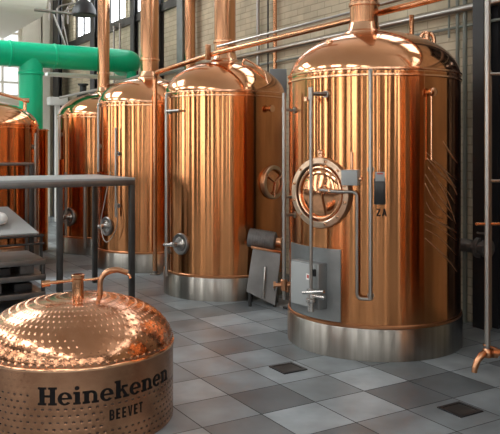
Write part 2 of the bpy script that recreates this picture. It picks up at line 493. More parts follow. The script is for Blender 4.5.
# --- the large near tank
cA = (1.088, 6.35); RA = .742; zsA = 2.27
rA, fA = tank(cA, RA, zsA, .42, 'largest copper tank in front, with round manway, steel cabinet and stainless skirt', .125, -.08, ring_z=2.93)
def angA(px, off=0): return ang_px(fA, RA + off, px)
def zA(py, d): return CH - (py - HY) / F * d
# raised bright copper curves imitate swirling reflections on the right of the big tank
glints = MB(fA.c)
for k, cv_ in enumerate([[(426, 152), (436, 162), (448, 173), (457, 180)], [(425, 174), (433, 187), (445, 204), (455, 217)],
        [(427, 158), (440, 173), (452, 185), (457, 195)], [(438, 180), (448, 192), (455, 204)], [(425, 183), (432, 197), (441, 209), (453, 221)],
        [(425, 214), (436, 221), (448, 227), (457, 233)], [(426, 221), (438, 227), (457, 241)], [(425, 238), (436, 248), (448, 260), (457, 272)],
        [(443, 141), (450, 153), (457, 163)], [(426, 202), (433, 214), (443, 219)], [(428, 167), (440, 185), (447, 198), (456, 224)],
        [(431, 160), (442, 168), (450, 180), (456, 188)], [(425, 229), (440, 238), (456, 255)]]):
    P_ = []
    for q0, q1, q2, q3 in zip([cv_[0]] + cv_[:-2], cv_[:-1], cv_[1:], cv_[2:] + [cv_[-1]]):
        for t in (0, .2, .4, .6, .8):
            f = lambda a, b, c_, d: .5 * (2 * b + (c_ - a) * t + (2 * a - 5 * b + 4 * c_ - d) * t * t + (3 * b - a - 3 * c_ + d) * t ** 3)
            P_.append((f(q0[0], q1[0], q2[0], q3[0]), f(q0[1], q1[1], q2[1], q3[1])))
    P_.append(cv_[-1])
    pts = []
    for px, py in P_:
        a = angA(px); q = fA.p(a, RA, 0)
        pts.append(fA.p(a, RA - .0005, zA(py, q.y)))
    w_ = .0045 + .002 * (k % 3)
    glints.tube(pts, lambda t, w_=w_: w_ * (.25 + .75 * sin(pi * min(1, max(0, t))) ** .7), 8)
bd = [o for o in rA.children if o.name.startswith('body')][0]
bd.data.materials.append(M['copper_glints'])
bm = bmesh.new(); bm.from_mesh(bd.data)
vv = [bm.verts.new(p) for p in glints.v]
for f in glints.f:
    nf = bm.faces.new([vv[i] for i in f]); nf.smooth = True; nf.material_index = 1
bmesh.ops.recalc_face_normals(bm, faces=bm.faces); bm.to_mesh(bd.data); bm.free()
c = fA.c
# manway
aM = angA(318.5, .03); ax = fA.d(aM * .93); pM = fA.p(aM, RA - .03, 1.305); side = UP.cross(ax).normalized()
mw = MB(c).lathe([(.283, -.03), (.287, .045), (.280, .057), (.240, .063), (.232, .057), (.226, .03), (.215, .02)], pM, 64, ax, close_top=False).build('manway', M['rose'], rA)
def kid(o): o.parent = mw; return o
kid(MB(c).lathe([(.20, .0), (.205, .03), (.19, .045), (.14, .055), (.06, .068), (1e-5, .07)], pM, 56, ax).build('manway_door', M['copper_dome'], mw))
kid(MB(c).ring(pM + ax * .045, ax, .205, .012, 56).build('door_rim', M['copper_trim'], mw))
for k in range(12):
    t = 2 * pi * (k + .5) / 12
    kid(MB(c).lathe([(.013, -.004), (.013, .012), (.009, .016)], pM + ax * .055 + (side * cos(t) + UP * sin(t)) * .258, 8, ax).build('bolt', M['copper_trim'], mw))
hub = pM + ax * .065 + side * .055 + UP * .03
MB(c).lathe([(.035, -.02), (.035, .02), (.022, .035), (.018, .06)], hub, 24, ax).build('hub', M['copper_trim'], mw)
MB(c).lathe([(.022, 0), (.022, .03), (.03, .035), (.03, .05), (.02, .06)], pM + ax * .03 + UP * .285, 18, UP).build('top_lug', M['copper_trim'], mw)
# lever pipe from the hub, turning down to the foot of the tank
aq = angA(357, .055); zq = zA(191, 5.72)
p1 = hub + ax * .05
p2 = fA.p(angA(335, .10), RA + .10, zq); p3 = fA.p(aq, RA + .055, zq); p4 = fA.p(aq, RA + .055, zA(297, 5.66)); p5 = fA.p(angA(371, .045), RA + .045, zA(297, 5.66))
MB(c).tube([p1, p2, p3, p4, p5], .0125, 12, bend=.045).build('lever_pipe', M['steel_pipe'], rA)
MB(c).rod(fA.p(angA(334), RA + .09, zq), fA.p(angA(347), RA + .07, zq), .019).build('pipe_sleeve', M['copper_trim'], rA)
# sight pipe in front of the manway with a valve at the foot
aS = angA(311, .13)
standpipe(rA, fA, aS, .13, RA, zA(300, 5.65), zA(90, 5.65), .0135, M['steel_pipe'], [], 'sight_pipe')
zt = zA(93, 5.66)
MB(c).tube([fA.p(aS, RA + .13, zt), fA.p(angA(326), RA + .03, zt), fA.p(angA(327), RA - .02, zt)], .017, 12).lathe([(.022, -.05), (.022, .05)], fA.p(aS, RA + .13, zt), 16, UP).lathe([(.03, 0), (.03, .02)], fA.p(angA(326.5), RA - .005, zt), 18, fA.d(angA(326.5))).build('top_elbow', M['steel_pipe'], rA)
MB(c).lathe([(.02, 0), (.02, .035)], fA.p(angA(314), RA + .09, zt - .055), 12, UP).build('sight_plug', M['copper_trim'], rA)
zv = zA(297, 5.65)
v = MB(c).lathe([(.03, -.06), (.038, -.05), (.038, -.03), (.026, -.02), (.026, .03), (.034, .035), (.034, .05)], fA.p(aS, RA + .13, zv), 20, UP)
v.rod(fA.p(aS - .07, RA + .16, zv + .015), fA.p(aS + .16, RA + .16, zv + .05), .013)
v.rod(fA.p(aS, RA + .13, zv), fA.p(aS + .13, RA + .10, zv - .01), .02)
v.rod(fA.p(aS, RA + .13, zv - .05), fA.p(aS, RA + .13, zv - .13), .024)
v.rod(fA.p(aS, RA + .15, zv), fA.p(aS, RA - .02, zv), .016)
v.build('drain_valve', M['steel_bright'], rA)
# curved grey panel with cabinet
def curved_panel(root, fr, a0, a1, R, z0, z1, th, name, m, n=16, slope=0):
    mb = MB(fr.c); vs = []
    for i in range(n + 1):
        a = a0 + (a1 - a0) * i / n
        for r_, z in ((R, z0), (R + th, z0), (R + th, z1), (R, z1)):
            vs.append(fr.p(a, r_, z))
    fs = [(4 * i + k, 4 * i + (k + 1) % 4, 4 * i + 4 + (k + 1) % 4, 4 * i + 4 + k) for i in range(n) for k in range(4)] + [(0, 1, 2, 3), (4 * n, 4 * n + 3, 4 * n + 2, 4 * n + 1)]
    return mb.add(vs, fs).build(name, m, root)
curved_panel(rA, fA, angA(292), angA(341), RA + .002, .285, .86, .008, 'steel_cover_plate', M['steel_panel'])
aC = angA(312); axc = fA.d(aC); sc = UP.cross(axc).normalized()
zc = (zA(264, 5.7) + zA(311, 5.7)) / 2
cab = MB(c).box(fA.p(aC, RA + .035, zc) , sc * .165, axc * .05, UP * .185, .012).build('cabinet', M['steel_panel'], rA)
MB(c).box(fA.p(aC, RA + .088, zc) - sc * .035, sc * .12, axc * .006, UP * .17, .004).build('cabinet_door', M['grey_box'], cab)
for dz in (.11, -.10):
    MB(c).box(fA.p(aC, RA + .092, zc + dz) + sc * .125, sc * .012, axc * .012, UP * .028, .004).build('hinge', M['black'], cab)
MB(c).box(fA.p(aC, RA + .096, zc + .07) + sc * .055, sc * .022, axc * .001, UP * .024).build('warning_label', M['label'], cab, smooth=False)
MB(c).box(fA.p(aC, RA + .098, zc + .072) + sc * .055, sc * .011, axc * .0008, UP * .013).build('label_print', M['red_label'], cab, smooth=False)
# junction box with knob
aJ = angA(352); axj = fA.d(aJ); sj = UP.cross(axj).normalized(); zj = zA(177.5, 5.63)
jb = MB(c).box(fA.p(aJ, RA + .04, zj), sj * .064, axj * .05, UP * .06, .006).build('junction_box', M['grey_box'], rA)
MB(c).rod(fA.p(aJ, RA + .05, zj - .01) + sj * .06, fA.p(aJ, RA + .05, zj - .01) + sj * .09, .014).build('knob', M['copper_trim'], jb)
MB(c).rod(fA.p(aJ, RA + .004, zj + .05), fA.p(aJ, RA + .004, zj + .2), .012).build('conduit', M['copper_trim'], jb)
# long downpipe with its bend at the seam
standpipe(rA, fA, angA(370.5, .05), .05, RA, zA(300, 5.56), zsA + .0, .0155, M['steel_pipe'], [zA(297, 5.56), 1.5], 'down_pipe', True)
# thermometer
aT = angA(379.5); axt = fA.d(aT); st = UP.cross(axt).normalized()
th = MB(c).box(fA.p(aT, RA + .02, zA(191, 5.6)), st * .044, axt * .022, UP * .105, .008).build('controller', M['black_gloss'], rA)
MB(c).box(fA.p(aT, RA + .044, zA(176.5, 5.6)), st * .036, axt * .003, UP * .036, .002).build('display', M['grey_box'], th)
MB(c).box(fA.p(aT, RA + .048, zA(173.5, 5.6)), st * .022, axt * .001, UP * .006).build('display_print', M['red_label'], th, smooth=False)
MB(c).rod(fA.p(aT, RA + .01, zA(171, 5.6)), fA.p(aT, RA + .01, zA(150, 5.6)), .008).build('probe', M['copper_trim'], th)
# knob on the right with its rod
aK = angA(429); zk = zA(93, 5.75)
MB(c).lathe([(.02, -.02), (.02, .03), (.034, .035), (.034, .06), (.02, .068)], fA.p(aK, RA, zk), 20, fA.d(aK)).build('side_knob', M['copper_trim'], rA)
MB(c).rod(fA.p(aK, RA + .03, zk), fA.p(aK, RA + .03, zA(160, 5.75)), .007).build('side_rod', M['copper_trim'], rA)
# standpipe at the far left edge, with copper tap
pL = at(284, 150, 6.08); pL.z = 0
aL = atan2((pL - c).dot(fA.r), (pL - c).dot(fA.t)); offL = (pL - c).length - RA
zL = lambda py: CH - (py - HY) / F * 6.08
standpipe(rA, fA, aL, offL, RA, zL(299), zL(93), .016, M['steel_pipe'], [zL(197), zL(215), zL(110)], 'inlet_pipe')
tp = MB(c)
q = fA.p(aL, RA + offL, zL(285)); ex = Vector((1, 0, 0))
tp.lathe([(.02, -.05), (.03, -.04), (.03, .04), (.02, .05)], q, 18, UP)
tp.rod(q - ex * .085, q + ex * .05, .017); tp.lathe([(.03, 0), (.03, .02)], q - ex * .09, 16, ex); tp.lathe([(.028, 0), (.028, .018)], q + ex * .035, 16, ex)
tp.rod(q + ex * .03 + UP * .03, q + ex * .03 - UP * .06, .016)
tp.build('copper_tap', M['copper_old'], rA)
# fittings on the dome
def dome_z(R, zs, h, rr): return zs + h * sqrt(max(0, 1 - (rr / R) ** 2))
def dome_pt(fr, R, zs, h, x, y):               # x to the right, y towards the photographer
    return fr.c + fr.r * x + fr.t * y + UP * dome_z(R, zs, h, sqrt(x * x + y * y))
x1 = dome_pt(fA, RA, zsA, .42, .42, -.12); x2 = dome_pt(fA, RA, zsA, .42, .53, -.12)
MB(c).tube([x1 - UP * .02, x1 + UP * .09, x2 + UP * .12, x2 - UP * .02], .018, 12, bend=.05).build('dome_loop', M['copper_trim'], rA)
MB(c).lathe([(.035, -.03), (.035, .012), (.022, .016), (.022, .06), (.03, .064), (.03, .075)], dome_pt(fA, RA, zsA, .42, .46, .02), 20, UP).build('dome_vent', M['copper_trim'], rA)
MB(c).lathe([(.03, -.02), (.03, .012), (.016, .02), (.012, .03)], dome_pt(fA, RA, zsA, .42, -.36, .42), 20, UP).build('dome_button', M['copper_trim'], rA)
MB(c).rod(dome_pt(fA, RA, zsA, .42, .34, -.2) - UP * .02, dome_pt(fA, RA, zsA, .42, .34, -.2) + UP * .24, .022).build('dome_pipe', M['copper_pipe'], rA)
lp = [dome_pt(fA, RA, zsA, .42, -.05 + .0 * k, .16 + .08 * k) + UP * .006 for k in range(0)]

# --- second tank
cB = (-.298, 8.55); RB = .712; zsB = 2.28
rB, fB = tank(cB, RB, zsB, .42, 'second copper tank, partly behind the largest one, round steel valve low on its left', .127, 0, ring_z=2.93)
def angB(px, off=0): return ang_px(fB, RB + off, px)
porthole(rB, fB, angB(181), RB, CH - (243 - HY) / F * 8.1)
standpipe(rB, fB, angB(166.5, .04), .04, RB, .22, zsB - .0, .020, M['steel_pipe'], [CH + (150 - 112) / F * 8.3, .5], 'stand_pipe', True)
MB(fB.c).rod(fB.p(angB(167, .05), RB + .05, CH + 38 / F * 8.3), fB.p(angB(182), RB + .04, CH + 38 / F * 8.3), .014).build('stub', M['steel_pipe'], rB)
aR = angB(272); axr = fB.d(aR)
pr = fB.p(aR, RB - .02, CH - (182 - HY) / F * 8.15)
mr = MB(fB.c).lathe([(.185, 0), (.19, .05), (.18, .06), (.15, .062), (.145, .04)], pr, 48, axr, close_top=False).build('manway', M['rose'], rB)
MB(fB.c).lathe([(.14, .0), (.145, .03), (.1, .05), (1e-5, .06)], pr, 40, axr).build('manway_door', M['copper_dome'], mr)
sr = UP.cross(axr).normalized()
hb = MB(fB.c)
for k in range(3):
    t = 2 * pi * k / 3 + .5
    hb.rod(pr + axr * .07, pr + axr * .06 + (sr * cos(t) + UP * sin(t)) * .17, .009)
hb.build('clamp_arms', M['copper_trim'], mr)
ak = angB(268); zk = CH + (150 - 109) / F * 8.1
MB(fB.c).lathe([(.025, -.02), (.025, .04), (.04, .045), (.04, .07)], fB.p(ak, RB, zk), 18, fB.d(ak)).build('side_knob', M['copper_trim'], rB)
pts = []
for x, y in [(.22, .25), (.28, .32), (.36, .40), (.42, .42), (.45, .44)]:
    pts.append(dome_pt(fB, RB, zsB, .42, x, y) + UP * .05)
pts = [dome_pt(fB, RB, zsB, .42, .20, .24) - UP * .01] + pts + [dome_pt(fB, RB, zsB, .42, .48, .48) - UP * .02]
MB(fB.c).tube(pts, .012, 10, bend=.03).build('dome_handle', M['copper_trim'], rB)

# --- third and fourth tanks
cC = (-1.45, 10.4); RC = .74; zsC = 2.285
rC, fC = tank(cC, RC, zsC, .40, 'third copper tank along the row, left of the second, copper stack rising from it', .131, 0, ring_z=2.95)
def angC(px, off=0): return ang_px(fC, RC + off, px)
porthole(rC, fC, angC(107), RC, CH - (226 - HY) / F * 9.9, .13)
standpipe(rC, fC, angC(116, .06), .06, RC, .75, 1.65 + .3, .018, M['steel_pipe'], [1.6, .9], 'stand_pipe')
standpipe(rC, fC, angC(98.5, .03), .03, RC, 1.35, zsC, .02, M['steel_pipe'], [1.7], 'edge_pipe', True)
MB(fC.c).tube([fC.p(angC(113), RC + .05, 1.35), fC.p(angC(107), RC + .12, .62), fC.p(angC(113), RC + .14, .35), fC.p(angC(122), RC + .1, .6), fC.p(angC(118), RC + .05, 1.2)], .006, 8, bend=.25).build('sampling_hose', M['steel_pipe'], rC)
cD = (-2.45, 12.05); RD = .74; zsD = 2.2
rD, fD = tank(cD, RD, zsD, .40, 'fourth copper tank, farthest of the row, behind the steel table legs', .10, 0, ring_z=2.93)
def angD(px, off=0): return ang_px(fD, RD + off, px)
porthole(rD, fD, angD(69), RD, CH - (216 - HY) / F * 11.6, .15)
standpipe(rD, fD, angD(66, .05), .05, RD, .3, 1.3, .02, M['steel_pipe'], [1.2], 'stand_pipe')
standpipe(rD, fD, angD(85, .09), .09, RD, .12, 1.15, .028, M['steel_pipe'], [], 'drain_pipe', True)
standpipe(rD, fD, angD(60, .03), .03, RD, 1.5, zsD, .02, M['steel_pipe'], [1.9], 'edge_pipe', True)
MB(fD.c).tube([fD.p(angD(67), RD + .06, 1.12), fD.p(angD(85), RD + .06, 1.12)], .014, 10).build('cross_pipe', M['steel_pipe'], rD)

# --- tank at the left edge, small vessel behind it, and the next tank of the row beside the photographer
cE = (-3.92, 10.72); RE = .74; zsE = 2.0
rE, fE = tank(cE, RE, zsE, .38, 'copper tank cut off by the left edge of the view, below the green duct', .1, 0, chim=False)
a_, b_ = dome_pt(fE, RE, zsE, .38, .02, .2), dome_pt(fE, RE, zsE, .38, .54, .1)
MB(fE.c).tube([a_ - UP * .02, a_ + UP * .16, b_ + UP * .14, b_ - UP * .03], .024, 12, bend=.04).build('dome_rail', M['copper_trim'], rE)
MB(fE.c).rod(b_ + UP * .14 - fE.r * .03, b_ + UP * .14 + fE.r * .06, .035).build('rail_end_cap', M['copper_trim'], rE)
standpipe(rE, fE, math.asin(.86), .04, RE, .3, 1.9, .02, M['steel_pipe'], [1.7, .6])
pF = at(31, 150, 11.9); pF.z = 0
rt = thing('storage_vessel', 'small flat-topped copper vessel under the green duct branch', 'tank', pF)
MB(pF).lathe([(.275, 0), (.275, 1.96)], pF, 64).build('body', M['copper'], rt)
MB(pF).lathe([(.28, 1.96), (.288, 1.965), (.288, 1.985), (.25, 2.0)], pF, 64).build('lid', M['copper_trim'], rt)
cG = (2.62, 4.05)
rG, fG = tank(cG, RA, zsA, .42, 'copper tank beside the photographer, mirrored in the largest tank', .125, 0)

# ------------------------------------------------------------------ small hammered kettle in front
cK = Vector((-1.068, 4.466, 0)); RK = .588; ZK = .460; HK = .287
fK = Frame(cK)
kt = thing('copper_kettle', 'low hammered copper kettle with black lettering, standing on the tiles in front', 'kettle', cK)
def dimple_body():
    cols, per = 88, 10
    seg = cols * per; rows = 12; pr_ = 8
    zlo, zhi = .015, ZK - .012
    nr_ = rows * pr_
    v, f, mi = [], [], []
    def depth(i, j):
        col = i / per; row = j / pr_
        best = 0
        r0 = math.floor(row)
        ph = .5 if r0 % 2 else 0
        dx = ((col + ph) % 1) - .5; dy = row - r0 - .5
        d = sqrt((dx * 1.0) ** 2 + (dy * 1.0) ** 2)
        return d
    a0 = -pi
    for j in range(nr_ + 1):
        z = zlo + (zhi - zlo) * j / nr_
        for i in range(seg):
            a = a0 + 2 * pi * i / seg
            d = depth(i, j)
            row = math.floor(j / pr_)
            clear = radians(14) < a < radians(46) and .115 < z < .235
            amp = 0 if clear else .0035 if row < (9 if a < radians(-26) else 7) else (.0016 if a > radians(62) or a < radians(-26) else .0005)
            k = amp * math.exp(-(d / .16) ** 2)
            v.append(fK.p(a, RK - k, z))
    for j in range(nr_):
        row = math.floor(j / pr_)
        for i in range(seg):
            k = (i + 1) % seg
            f.append((j * seg + i, j * seg + k, (j + 1) * seg + k, (j + 1) * seg + i))
            d = depth(i + .5, j + .5)
            aa = -pi + 2 * pi * (i + .5) / seg; zz = zlo + (zhi - zlo) * (j + .5) / nr_
            dark_dot = row < (9 if aa < radians(-26) else 7) and d < .17 and not (radians(14) < aa < radians(46) and .115 < zz < .235)
            mi.append(1 if dark_dot else 0)
    mb = MB(cK); mb.add(v, f); mb.mi = mi
    mb.lathe([(RK - .004, 0), (RK, .006), (RK, zlo)], cK, 128, close_top=False)
    mb.build('body', [M['copper_ham'], M['dark_dot']], kt, sharp=False)
dimple_body()
def dimple_dome():
    cols, per, rows, pr_ = 78, 10, 13, 10
    seg, nr_ = cols * per, rows * pr_
    v, f = [], []
    for j in range(nr_ + 1):
        s = j / nr_                                  # 0 rim, 1 knob
        t = (pi / 2 - .13) * s
        r, h = (RK - .004) * cos(t) ** .92, HK * sin(t) ** 1.0
        nrm = (cos(t) / RK, sin(t) / HK); l = sqrt(nrm[0] ** 2 + nrm[1] ** 2); nrm = (nrm[0] / l, nrm[1] / l)
        for i in range(seg):
            a = 2 * pi * i / seg
            row = math.floor(j / pr_); ph = .5 if row % 2 else 0
            dx = (((i / per) + ph) % 1) - .5; dy = j / pr_ - row - .5
            amp = .0042 * min(1.0, .3 + r / RK) * (2.0 if row == 0 else 1) * (.45 if 1 <= row < 5 and radians(0) < a < radians(55) else 1)  # rim row bumps doubled in height to imitate toothed reflections
            k = amp * math.exp(-((dx / .13) ** 2 + (dy / .13) ** 2))
            v.append(fK.p(a, r + k * nrm[0], ZK + .006 + h + k * nrm[1]))
    for j in range(nr_):
        for i in range(seg):
            k = (i + 1) % seg
            f.append((j * seg + i, j * seg + k, (j + 1) * seg + k, (j + 1) * seg + i))
    mb = MB(cK).add(v, f)
    f_top = tuple(nr_ * seg + i for i in range(seg)); mb.f.append(f_top); mb.mi.append(0)
    mb.build('lid', M['copper_lid'], kt, sharp=False)
dimple_dome()
MB(cK).lathe([(RK - .002, ZK - .014), (RK + .006, ZK - .010), (RK + .007, ZK), (RK + .003, ZK + .008), (RK - .008, ZK + .01)], cK, 160, close_bot=False, close_top=False).build('rim', M['copper_trim'], kt)
zt = ZK + HK - .005
MB(cK).lathe([(.043, zt - .02), (.037, zt + .0), (.036, zt + .11), (.041, zt + .115), (.041, zt + .135), (.036, zt + .138), (.030, zt + .138), (.029, zt + .09), (1e-5, zt + .09)], cK, 32).build('spout_neck', M['copper_pipe'], kt)
zp = zt + .10
MB(cK).rod(cK + UP * zp - fK.r * .03, cK + UP * (zp - .012) - fK.r * .21, .010).rod(cK + UP * (zp - .011) - fK.r * .165, cK + UP * (zp - .013) - fK.r * .215, .020).build('side_spout', M['copper_pipe'], kt)
g0 = cK + UP * (zp + .0) + fK.r * .03
gn = [g0, cK + UP * (zp + .005) + fK.r * .13, cK + UP * (zp + .04) + fK.r * .19, cK + UP * (zp + .05) + fK.r * .26, cK + UP * (zp + .02) + fK.r * .315, cK + UP * (zp + .0) + fK.r * .325]
MB(cK).tube(gn, .008, 10, bend=.05).build('side_pipe', M['copper_pipe'], kt)
az = cK + fK.r * .135
dzr = lambda x: ZK + HK * sqrt(max(0, 1 - (x / RK) ** 2))
MB(cK).tube([az + UP * (dzr(.135) - .02), az + UP * (zp + .0), az + fK.r * .04 + UP * (zp + .05), az + fK.r * .1 + UP * (zp + .06), az + fK.r * .17 + UP * (zp + .035)], .017, 14, bend=.05).build('gooseneck', M['copper_old'], kt)

# lettering wrapped on the kettle's side
def glyph_strips(ch):
    """strokes of a heavy slab-serif face; units: x-height 1.0, returns (quads as 4 points, advance)"""
    Q = []
    def rect(x0, y0, x1, y1):
        n = max(1, int((x1 - x0) / .09) + 1)
        for i in range(n):
            a, b = x0 + (x1 - x0) * i / n, x0 + (x1 - x0) * (i + 1) / n
            Q.append([(a, y0), (b, y0), (b, y1), (a, y1)])
    def strip(P0, P1):
        for i in range(len(P0) - 1):
            Q.append([P0[i], P1[i], P1[i + 1], P0[i + 1]])
    def arc(cx, cy, rx0, ry0, rx1, ry1, t0, t1, n=22, ox=0):
        A = [(cx + ox + rx0 * cos(t0 + (t1 - t0) * k / n), cy + ry0 * sin(t0 + (t1 - t0) * k / n)) for k in range(n + 1)]
        B = [(cx + rx1 * cos(t0 + (t1 - t0) * k / n), cy + ry1 * sin(t0 + (t1 - t0) * k / n)) for k in range(n + 1)]
        strip(A, B)
    s, sf = .36, .17
    if ch == 'H':
        for x in (.14, .92):
            rect(x, 0, x + s + .02, 1.42); rect(x - .13, 0, x + s + .15, sf); rect(x - .13, 1.42 - sf, x + s + .15, 1.42)
        rect(.14, .63, 1.2, .80); return Q, 1.46
    if ch == 'i':
        rect(.14, 0, .14 + s, 1.0); rect(.02, 0, .56, sf); rect(.02, 1 - sf, .3, 1.0)
        arc(.29, 1.30, 0, 0, .17, .16, 0, 2 * pi); return Q, .66
    if ch == 'n':
        rect(.14, 0, .14 + s, 1.0); rect(.02, 0, .56, sf); rect(.02, 1 - sf, .3, 1.0)
        arc(.63, .60, .19, .24, .47, .42, 0, pi * .86, 20, -.0)
        rect(.80, 0, 1.10, .62); rect(.68, 0, 1.22, sf); return Q, 1.28
    if ch == 'e':
        arc(.54, .5, .22, .37, .52, .52, radians(0), radians(318), 34)
        rect(.28, .44, 1.06, .58); return Q, 1.12
    if ch == 'k':
        rect(.14, 0, .14 + s, 1.46); rect(.02, 0, .56, sf); rect(.02, 1.46 - sf, .3, 1.46)
        strip([(.40, .36), (.62, .62), (.86, .88)], [(.40, .56), (.55, .74), (.70, .92)])
        strip([(.55, .66), (.70, .40), (.86, .10)], [(.74, .76), (.95, .42), (1.18, .06)])
        rect(.60, 1 - sf, 1.10, 1.0); rect(.72, 0, 1.24, sf); return Q, 1.26
    # plain narrow capitals
    w = .27
    if ch == '2':
        rect(0, 0, .66, .22); strip([(0, .2), (.40, 1.2)], [(.30, .2), (.66, 1.2)]); rect(0, 1.18, .66, 1.4); return Q, .82
    if ch == 'A':
        strip([(0, 0), (.25, 1.4)], [(.23, 0), (.46, 1.4)]); strip([(.52, 0), (.26, 1.4)], [(.75, 0), (.50, 1.4)]); rect(.16, .32, .58, .52); return Q, .86
    if ch == 'E':
        rect(0, 0, w, 1.4); rect(0, 0, .62, .22); rect(0, .6, .56, .8); rect(0, 1.18, .62, 1.4); return Q, .82
    if ch == 'B':
        rect(0, 0, w, 1.4); rect(0, 0, .42, .2); rect(0, .6, .42, .8); rect(0, 1.2, .42, 1.4)
        arc(.38, 1.0, .08, .2, .30, .40, -pi / 2, pi / 2, 12); arc(.40, .4, .08, .2, .31, .40, -pi / 2, pi / 2, 12); return Q, .88
    if ch == 'V':
        strip([(0, 1.4), (.13, .7), (.25, 0)], [(.23, 1.4), (.31, .7), (.37, .22)])
        strip([(.51, 1.4), (.43, .7), (.37, .22)], [(.74, 1.4), (.61, .7), (.49, 0)])
        strip([(.25, 0), (.37, .3)], [(.49, 0), (.40, .3)]); return Q, .90
    if ch == 'T':
        rect(.2, 0, .42, 1.4); rect(0, 1.18, .64, 1.4); return Q, .78
def lettering(word, a0, a1, zbase, xh, name, track=0.0, slope=0.0, fr=None, rad=None, root=None):
    fr = fr or fK; rad = rad or RK; root = root or kt
    gl = [glyph_strips(ch) for ch in word]
    total = sum(g[1] + track for g in gl)
    mb = MB(fr.c); x = 0
    for ch, (q, adv) in zip(word, gl):
        for quad in q:
            vs = []
            for X, Y in quad:
                a = a0 + (a1 - a0) * (x + X) / total
                vs.append(fr.p(a, rad + .0016, zbase + slope * (x + X) / total + Y * xh))
            mb.add(vs, [(0, 1, 2, 3)])
        x += adv + track
    return mb.build(name, M['ink'], root, smooth=False)
lettering('Heinekenen', radians(-21), radians(63), .274, .068, 'brand_lettering')
lettering('BEEVET', radians(16.8), radians(38.5), .162, .041, 'small_lettering', .12)

lettering('2A', angA(376.5), angA(388), zA(216, 5.62), .042, 'stencil_lettering', .1, fr=fA, rad=RA, root=rA)

# ------------------------------------------------------------------ steel table on the left
cor = Vector((-1.262, 7.92, 0)); hT = 1.345
tb = thing('steel_table', 'tall dark steel frame table with grey top in front of the far tanks', 'table', cor)
LT, DT = 3.0, 1.27
ctr = cor - N * (LT / 2) + U * (DT / 2)
MB(cor).box(ctr + UP * (hT - .012), N * (LT / 2), U * (DT / 2), UP * .012, .004).build('tabletop', M['grey_box'], tb)
def beam(p, q, hw, hh, name, m, root, org):
    p, q = Vector(p), Vector(q); d = (q - p)
    side = UP.cross(d).normalized()
    return MB(org).box((p + q) / 2, d / 2, side * hw, UP * hh, .006).build(name, m, root)
zr = hT - .024 - .03
beam(cor + U * .03 + UP * zr, cor - N * LT + U * .03 + UP * zr, .03, .032, 'front_rail', M['steel_dull'], tb, cor)
beam(cor + U * (DT - .03) + UP * zr, cor - N * LT + U * (DT - .03) + UP * zr, .03, .032, 'rear_rail', M['dark_steel'], tb, cor)
beam(cor - N * .03 + U * .06 + UP * zr, cor - N * .03 + U * (DT - .06) + UP * zr, .03, .032, 'side_rail', M['dark_steel'], tb, cor)
beam(cor - N * (LT - .03) + U * .06 + UP * zr, cor - N * (LT - .03) + U * (DT - .06) + UP * zr, .03, .032, 'side_rail', M['dark_steel'], tb, cor)
for dn, du in ((.03, .03), (.03, DT - .03), (.83, .03), (LT - .03, .03), (LT - .03, DT - .03)):
    p = cor - N * dn + U * du
    MB(cor).box(p + UP * (hT - .08) / 2, N * .029, U * .029, UP * ((hT - .08) / 2), .005).build('leg', M['dark_steel'], tb)

# low shelf unit under the table
sp = cor - N * .95 + U * .12
su = thing('shelf_unit', 'low grey steel shelf unit with slatted decks under the tall table', 'shelf', sp)
LS, DS = 1.9, .75
def sh_pt(a, b, z): return sp - N * a + U * b + UP * z
for z, m_ in ((.50, 'steel_dull'), (.34, 'steel_dull'), (.16, 'steel_dull')):
    deck = MB(sp).box(sh_pt(LS / 2, DS / 2, z), N * (LS / 2), U * (DS / 2), UP * .012, .003).build('shelf_deck', M[m_], su)
    MB(sp).box(sh_pt(LS / 2, .0, z - .015), N * (LS / 2), U * .008, UP * .028, .003).build('deck_edge', M['steel_dull'], deck)
for a in (.02, .95, LS - .02):
    for b in (.03, DS - .02):
        MB(sp).box(sh_pt(a, b, .25), N * .018, U * .018, UP * .25, .003).build('post', M['dark_steel'], su)
MB(sp).box(sh_pt(LS / 2, DS - .0, .26), N * (LS / 2), U * .006, UP * .22).build('back_panel', M['black'], su)
for a, z, h, w_, m_, label in ((.16, .353, .10, .07, 'motor', 'grey parts bin at the right end of the middle deck of the low shelf'),
        (.42, .353, .07, .09, 'black', 'flat black parts bin, second from the right on the middle shelf deck'),
        (.70, .353, .11, .06, 'black', 'tall black parts bin on the middle shelf deck near the middle post'),
        (.20, .173, .08, .09, 'black', 'wide black parts bin at the right end of the bottom shelf deck'),
        (.48, .173, .11, .06, 'motor', 'grey parts bin, second from the right on the bottom shelf deck'),
        (.74, .173, .07, .08, 'black', 'black parts bin on the bottom shelf deck, left of the grey bin')):
    o = MB(sh_pt(a, .25, z)).box(sh_pt(a, .25, z + h / 2), N * w_, U * .13, UP * h / 2, .006).build('parts_bin', M[m_], None)
    tag(o, label, 'bin', 'dark bins in the low shelf')

# conveyor frame behind the table
fp = at(34, 150, 10.0); fp.z = 0
cv = thing('conveyor_frame', 'grey steel conveyor frame with pale tray behind the tall table, left edge', 'conveyor', fp)
hF = CH - (164 - HY) / F * 10.0
LF, DF = 2.2, .32
def cp(a, b, z): return fp - N * a + U * b + UP * z
MB(fp).box(cp(LF / 2, DF / 2, hF), N * (LF / 2), U * (DF / 2), UP * .018, .004).build('top_bar', M['steel_dull'], cv)
for a in (.03, 1.1, LF - .03):
    MB(fp).box(cp(a, .03, hF / 2), N * .03, U * .03, UP * hF / 2, .004).build('leg', M['dark_steel'], cv)
    MB(fp).box(cp(a, DF - .03, hF / 2), N * .02, U * .02, UP * hF / 2, .004).build('leg', M['steel_dull'], cv)
tray = [cp(.08, -.55, .56), cp(LF, -.55, .56), cp(LF, .25, .86), cp(.30, .25, .86)]
mb = MB(fp); mb.add(tray + [p - UP * .02 for p in tray], [(0, 1, 2, 3), (7, 6, 5, 4), (0, 4, 5, 1), (1, 5, 6, 2), (2, 6, 7, 3), (3, 7, 4, 0)])
